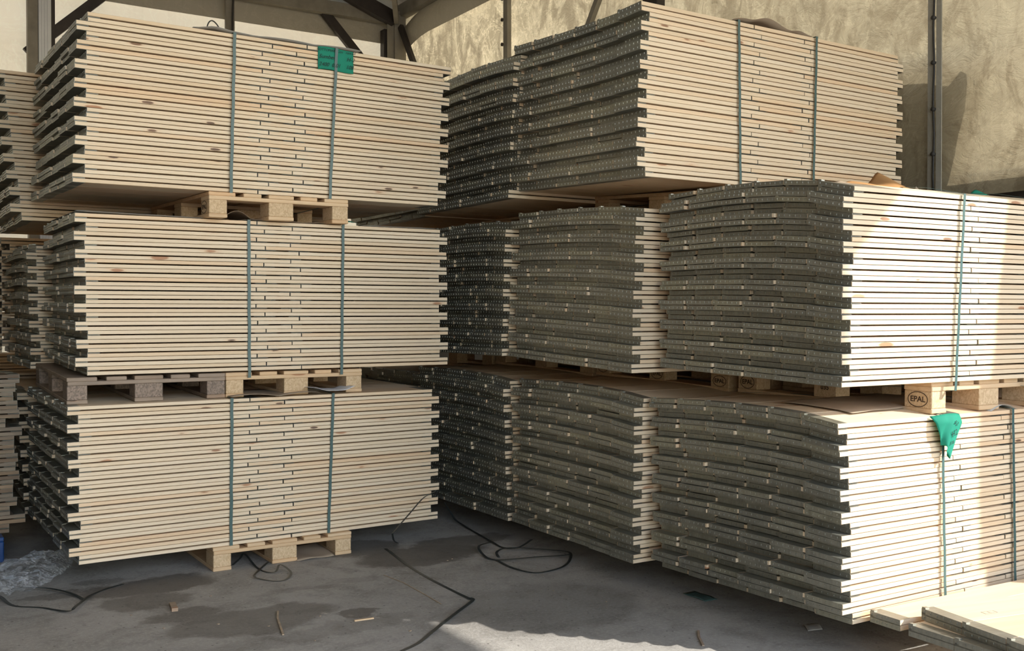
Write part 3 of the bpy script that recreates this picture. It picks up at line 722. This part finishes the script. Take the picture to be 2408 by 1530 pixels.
# stretch film: a crumpled sheet in a heap
def film():
    pts=[]
    def fn(u,v):
        cx=.62+.40*u; 
        x0,y0=.50+.50*u,5.52+.60*u
        w=.36*(math.sin(PI*min(1,.25+u*.75))**.8)+.03
        x=x0-.10+.42*u*0+ w*(v-.5)*(-.55)+.08
        y=y0+.12+w*(v-.5)*1.0
        q=x*.7-y*.7; n=noise.noise(Vector((x*9,y*9,1)))*.03+abs(noise.noise(Vector((q*26,(x+y)*7,5))))*.040+abs(noise.noise(Vector((x*40,y*40,9))))*.014-.012
        z=.020+.085*math.sin(PI*v)*(math.sin(PI*min(1,u*.85+.15))**.7)+n
        return (x,y,max(.004,z))
    b=MB(); sheet(b,fn,70,60,.0004); o=b.build('stretch_film',[FILM],None,False); tag(o,'crumpled clear stretch film heaped at the foot of the floor-level bundle','film')
film()
for i,(u,y) in enumerate(((.20,.36),(.42,.30),(.24,.15),(.52,.10))):
    hosts=[o for o in bpy.data.objects if o.get('label')==FL[('F2',0 if i<2 else 1,0)]]
    h=hosts[0]; p=FP['F2']
    w=Vector(xform(p,u,y,.5,.0205+.0004)); st=empty('printed_mark',w-h.location,p[2]); st.parent=h
    b=MB()
    for q in ((-.030,-.014,.030,-.012),(-.030,.012,.030,.014),(-.030,-.012,-.028,.012),(.028,-.012,.030,.012)): b.box(q[0],q[1],0,q[2],q[3],.0004)
    b.build('mark_frame',[PRINT],st); text('E',.024,PRINT,st,(0,0,.0002),(0,0,0),'mark_letter',0,.0001)
def splinter(pts,w,h,label,mat=PALLET):
    b=MB(); q=[(x,y,h/2+.001) for x,y in pts]
    ribbon(b,q,w,None,h); tag(b.build('wood_splinter',[mat]),label,'splinter','wood splinters on the floor')
splinter([(1.61,4.59),(1.57,4.48),(1.53,4.32),(1.51,4.24)],.009,.005,'crooked grey wood splinter on the stained floor',OLD)
splinter([(1.85,4.26),(1.94,4.25)],.010,.006,'straight pale wood splinter beside a small wet stain')
splinter([(1.22,4.96),(1.205,4.85)],.028,.016,'short dark wood offcut on the stained floor',DARKPAL)
splinter([(3.06,3.32),(3.0,3.25),(2.94,3.16)],.010,.005,'thin dark twig at the edge of the sun patch',DARKPAL)
splinter([(2.31,4.93),(2.33,4.73),(2.32,4.47),(2.31,4.29)],.006,.002,'long thin pale scrape of wood beside the kinked strap',OLD)
paper('paper_strip','grey paper strip on the dark floor under the sunlit bundle',lambda u,v:(3.46+.05*u+.07*v,3.06+.07*u-.02*v,.004+.004*math.sin(u*3)),PAPERG,8,4)
paper('green_offcut','dark green plastic offcut on the shaded floor beside capped board ends',lambda u,v:(3.40+.08*u,3.64+.16*v,.003+.004*math.sin(v*4)**2),BAND,6,8,'offcut')
rr=random.Random(5)
def pebble(x,y,s,lab,m):
    b=MB(); n=6; q=[]
    for zf,rf in ((0,.8),(.5,1),(.9,.55)):
        for i in range(n): a=2*PI*i/n; q.append((x+s*rf*math.cos(a)*rr.uniform(.7,1.2),y+s*rf*math.sin(a)*rr.uniform(.6,1.1),s*zf*.45))
    b.add(q,[tuple(range(5,-1,-1)),tuple(range(12,18))]+[(r*6+i,r*6+(i+1)%6,(r+1)*6+(i+1)%6,(r+1)*6+i) for r in (0,1) for i in range(n)])
    tag(b.build('wood_chip',[m],None,True),lab,'chip','pale chips scattered on the floor')
for x,y in ((1.10,4.62),(1.32,4.55),(1.75,4.42),(1.50,4.40),(2.75,5.03),(2.79,5.05),(1.6,4.1),(2.0,4.0),(2.9,4.2),(1.02,4.9),(3.0,3.9),(1.42,5.02)):
    pebble(x,y,rr.uniform(.005,.009),'tiny pale chip lying on the bare floor between the piles',OLD)

# ------------------------------------------------------------------ the setting
XW, YB, EH = 6.1, 12.4, 5.25
def struct(o): o['kind']='structure'; return o
mb=MB(); mb.add([(-30,-30,0),(30,-30,0),(30,30,0),(-30,30,0)],[(0,1,2,3)]); struct(mb.build('floor',[FLOOR]))
def tarp_grid(name,mat,fn,nu,nv):
    b=MB(); g=[fn(i/nu,j/nv) for i in range(nu+1) for j in range(nv+1)]; W=nv+1
    b.add(g,[(i*W+j,(i+1)*W+j,(i+1)*W+j+1,i*W+j+1) for i in range(nu) for j in range(nv)])
    return struct(b.build(name,[mat],None,True))
def wr(a,b,s=1.0): return s*(.022*noise.noise(Vector((a*1.1,b*1.3,3)))+.012*noise.noise(Vector((a*3.7,b*2.9,7)))+.006*noise.noise(Vector((a*8,b*7,9))))
def jamb(z): return .571+(z-2.11)*.136
def fr_(u,v):
    z=2.15+(5.5-2.15)*v; y0=jamb(z) if z<4.33 else jamb(4.33); y=y0+(YB-y0)*u
    return (XW+wr(y,z),y,z)
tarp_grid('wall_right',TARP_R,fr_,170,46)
b=MB()                                                                # header above the side opening; step and closed front end added to trim light
b.box(XW-.01,-.29,4.33,XW+.02,jamb(4.33)+.02,EH+.2); b.box(XW-.01,-3.2,3.92,XW+.02,-.29,EH+.2); b.box(XW-.01,-3.2,0,XW+.02,-1.35,3.92)
struct(b.build('wall_right_header',[TARP_D]))
b=MB(); b.box(XW+.06,.55,0,XW+.14,YB,2.3); b.box(XW+.06,-1.4,0,XW+.14,.55,1.92); struct(b.build('wall_right_lower',[DARKSTEEL]))  # low stretch across the side opening is added to block outside light
tarp_grid('wall_back',TARP_B,lambda u,v:(-5+11.1*u,YB+wr(u*11,v*5,.8),5.3*v),110,42)
tarp_grid('wall_back_upper',TARP_D,lambda u,v:(-5+11.1*u,YB-.03+wr(u*11,v*2+5,.6),4.955+2.5*v),90,16)  # darker upper sheet; the roof edge's shade is put into its colour
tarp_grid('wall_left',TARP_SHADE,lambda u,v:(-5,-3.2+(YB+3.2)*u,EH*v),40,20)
tarp_grid('wall_front_blocker',TARP_SHADE,lambda u,v:(-5+2.2*u,-3.1,EH*v),20,20)  # unseen stretch of front wall, added to cut light from the left
tarp_grid('wall_front_top_blocker',TARP_D,lambda u,v:(-5+11.1*u,-3.12,5.0+2.5*v),30,12)  # unseen upper front, added to hold back high sky light
tarp_grid('ceiling',TARP_ROOF,lambda u,v:(-5.2+11.5*u,-3.3+(YB+3.4)*v,EH+.16+2.0*(1-abs(u*2-1))),24,40)
# hanging hem of the roof sheet along the right eave and the seam strip on the right wall
tarp_grid('trim_1',TARP_D,lambda u,v:(XW-.06-.10*math.sin(v*PI)*.6,jamb(4.33)+(YB-.1-jamb(4.33))*u,4.96+.10*max(0,(u-.93)/.07)**2*-1.7+.34*v),60,8)
def strip():
    o=empty('wall_seam',(XW-.035,4.286,2.2)); tag(o,'laced tarpaulin seam strip with black knots on the right wall','seam')
    b=MB()
    for i in range(20):
        z0=i*.11; b.box(-.004,-.052,z0,.004,-.012,z0+.11); b.box(-.004,.012,z0,.004,.052,z0+.11)
    b.build('seam_border',[TARP_D],o)
    b=MB(); b.tube([( -.012,.004*math.sin(i*1.3),i*.1) for i in range(24)],.007,8); b.build('lacing_cord',[BOLT],o,True)
    for i,z in enumerate((.25,.55,.86,1.16,1.38,1.62)):
        k=MB(); k.cyl((-.006,-.002,z),(-.028,.002,z+.004),.014,10); k.build('knot',[BOLT],o,True)
strip()
def post(name,label,x,y,w,d,h,mat,extra=None,z0=0):
    t=empty(name,(x,y,z0)); tag(t,label,'post')
    b=MB(); b.box(-w/2,-d/2,0,w/2,d/2,h,0,.006); b.build('shaft',[mat],t)
    f=MB(); f.box(-w/2-.05,-d/2-.05,0,w/2+.05,d/2+.05,.012); f.build('foot_plate',[STEEL],t)
    if extra: extra(t)
    return t
def corner_extra(t):
    b=MB(); b.box(-.20,-.02,0,-.10,.10,5.1,0,.006); b.build('side_flange',[DARKSTEEL],t)
    g=MB(); g.box(-.17,-.055,4.55,.10,-.045,5.35); g.build('gusset_plate',[STEEL],t)
    for z in (4.62,4.80,4.98,5.12):
        k=MB(); k.cyl((.03,-.056,z),(.03,-.075,z),.018,8); k.build('bolt',[DARKSTEEL],t)
post('corner_post','bolted grey steel post in the far corner of the tent',5.93,YB-.20,.15,.16,5.30,STEEL,corner_extra)
def alu_extra(t):
    for x in (-.03,.0,.03):
        b=MB(); b.box(x-.004,-.07,0,x+.004,-.06,5.2); b.build('groove_rib',[ALU],t)
    b=MB(); b.box(-.17,-.06,0,-.07,.06,5.2); b.build('side_channel',[STEEL],t)
    b=MB(); b.box(.065,-.04,0,.105,.05,5.2); b.build('keder_rail',[DARKSTEEL],t)
post('wall_post','ribbed aluminium post on the back wall above the left-hand pile',1.66,YB-.22,.13,.12,5.25,ALU,alu_extra)
def thin_extra(t):
    b=MB(); b.tube([(.02,-.05,4.2),(.02,-.05,4.9),(.03,-.05,5.2)],.012,8); b.build('cord',[BOLT],t)
post('wall_post','thin grey post behind the cable ring on the back wall',3.72,YB-.16,.11,.05,5.25,STEEL,thin_extra)
def side_extra(t):
    for z in (4.10,4.35,4.62,4.85,3.9):
        k=MB(); k.cyl((-.06,0,z),(-.075,0,z),.02,8); k.build('bolt',[DARKSTEEL],t)
post('wall_post','narrow brown post with bolts on the right wall by the corner',XW-.09,9.60,.06,.085,5.2,STEEL,side_extra)
post('frame_post','dark steel post top behind the high bundle',XW-.12,7.08,.10,.20,4.25,DARKSTEEL)
def beam(name,label,a,c,w,h,mat,brackets=()):
    b=MB(); b.bar(a,c,w,h); o=b.build(name,[mat]); o['kind']='structure' ; return o
def brace(label,a,c,w,h,mat=DARKSTEEL):
    b=MB(); b.bar(a,c,w,h); o=b.build('diagonal_brace',[mat]); tag(o,label,'brace'); return o
beam('tie_beam','',(-5,YB-.15,5.27),(5.9,YB-.15,5.27),.10,.16,STEEL)
beam('eave_beam','',(XW-.10,-3.2,5.36),(XW-.10,YB-.1,5.36),.12,.16,STEEL)
beam('rafter_beam','',(5.85,YB-.28,5.22),(.55,YB-.28,7.10),.10,.18,DARKSTEEL)
b=MB(); b.bar((5.86,YB-.32,5.20),(4.6,YB-2.6,5.95),.06,.10); struct(b.build('corner_rafter_beam',[STEEL]))
brace('dark diagonal brace above the dark capped ends of top bundle',(2.62,YB-.1,5.30),(1.50,YB-.1,4.24),.06,.11)
brace('dark diagonal brace above the square green note',(4.86,YB-.1,5.32),(5.86,YB-.1,4.28),.06,.11)
brace('short dark brace at the foot of the corner post gusset',(5.93,YB-.30,5.14),(6.0,YB-.75,4.30),.05,.07)
brace('steel strut top against the right wall behind high bundle',(XW-.10,8.75,3.28),(XW-.10,7.20,5.42),.05,.06,STEEL)
# made-up stack added outside the tent to throw a shadow outline onto the wall sheet
def outside():
    b=MB(); prof=[(4.05,0),(4.03,2.35),(3.97,2.66),(3.90,2.88),(3.885,3.12),(3.93,3.15),(4.02,3.06),(4.2,3.12),(4.7,3.17),(7.2,3.17),(7.2,0)]
    n=len(prof); v=[(XW+.17,y,z) for y,z in prof]+[(XW+.9,y,z) for y,z in prof]
    b.add(v,[tuple(range(n-1,-1,-1)),tuple(range(n,2*n))]+[(i,(i+1)%n,n+(i+1)%n,n+i) for i in range(n)])
    tag(b.build('added_shadow_stack',[TARP_D]),'made-up stack added outside to throw a shadow on the right wall','stack')
outside()

# ------------------------------------------------------------------ light
sd=Vector((-.91,1,-.9)).normalized()
l=bpy.data.lights.new('sun','SUN'); l.energy=6.0; l.angle=.0095; l.color=(1,.95,.87)
o=bpy.data.objects.new('sun',l); COL.objects.link(o); o.rotation_euler=sd.to_track_quat('-Z','Y').to_euler(); o.location=(12,-9,10)
w=bpy.data.worlds.new('sky'); SC.world=w; w.use_nodes=True; nt=w.node_tree; nt.nodes.clear()
bg=nt.nodes.new('ShaderNodeBackground'); wo=nt.nodes.new('ShaderNodeOutputWorld')
sk=nt.nodes.new('ShaderNodeTexSky'); sk.sky_type='NISHITA'; sk.sun_disc=False; sk.sun_elevation=math.radians(33.6); sk.sun_rotation=math.atan2(.91,-1.0); sk.air_density=1.0; sk.dust_density=.7
hs=nt.nodes.new('ShaderNodeHueSaturation'); hs.inputs['Saturation'].default_value=.85
nt.links.new(sk.outputs[0],hs.inputs['Color']); ad=nt.nodes.new('ShaderNodeMix'); ad.data_type='RGBA'; ad.inputs[0].default_value=.5; ad.inputs[7].default_value=(1.42,1.33,1.20,1); nt.links.new(hs.outputs[0],ad.inputs[6]); nt.links.new(ad.outputs[2],bg.inputs[0]); nt.links.new(bg.outputs[0],wo.inputs[0]); bg.inputs[1].default_value=1.05

# ------------------------------------------------------------------ camera
cam=bpy.data.cameras.new('camera'); co=bpy.data.objects.new('camera',cam); COL.objects.link(co); SC.camera=co
cam.sensor_width=36; cam.sensor_fit='HORIZONTAL'; cam.lens=36*CF/2408; cam.clip_start=.05; cam.clip_end=200
fw=Vector((math.sin(CA)*math.cos(CP),math.cos(CA)*math.cos(CP),-math.sin(CP)))
rt=Vector((math.cos(CA),-math.sin(CA),0)); up=rt.cross(fw)
rt2=rt*math.cos(CR)+up*math.sin(CR); up2=-rt*math.sin(CR)+up*math.cos(CR)
m=Matrix(((rt2.x,up2.x,-fw.x),(rt2.y,up2.y,-fw.y),(rt2.z,up2.z,-fw.z))).to_4x4(); m.translation=(0,0,CH)
co.matrix_world=m
vs=SC.view_settings; SC.display_settings.display_device='sRGB'
vs.view_transform='Standard'; vs.look='None'; vs.exposure=0.45; vs.gamma=1; vs.use_curve_mapping=False
SC.cycles.use_denoising=True
try: SC.cycles.denoiser='OPENIMAGEDENOISE'
except Exception: pass
SC.cycles.max_bounces=10; SC.cycles.diffuse_bounces=6; SC.cycles.transparent_max_bounces=12; SC.cycles.sample_clamp_indirect=8
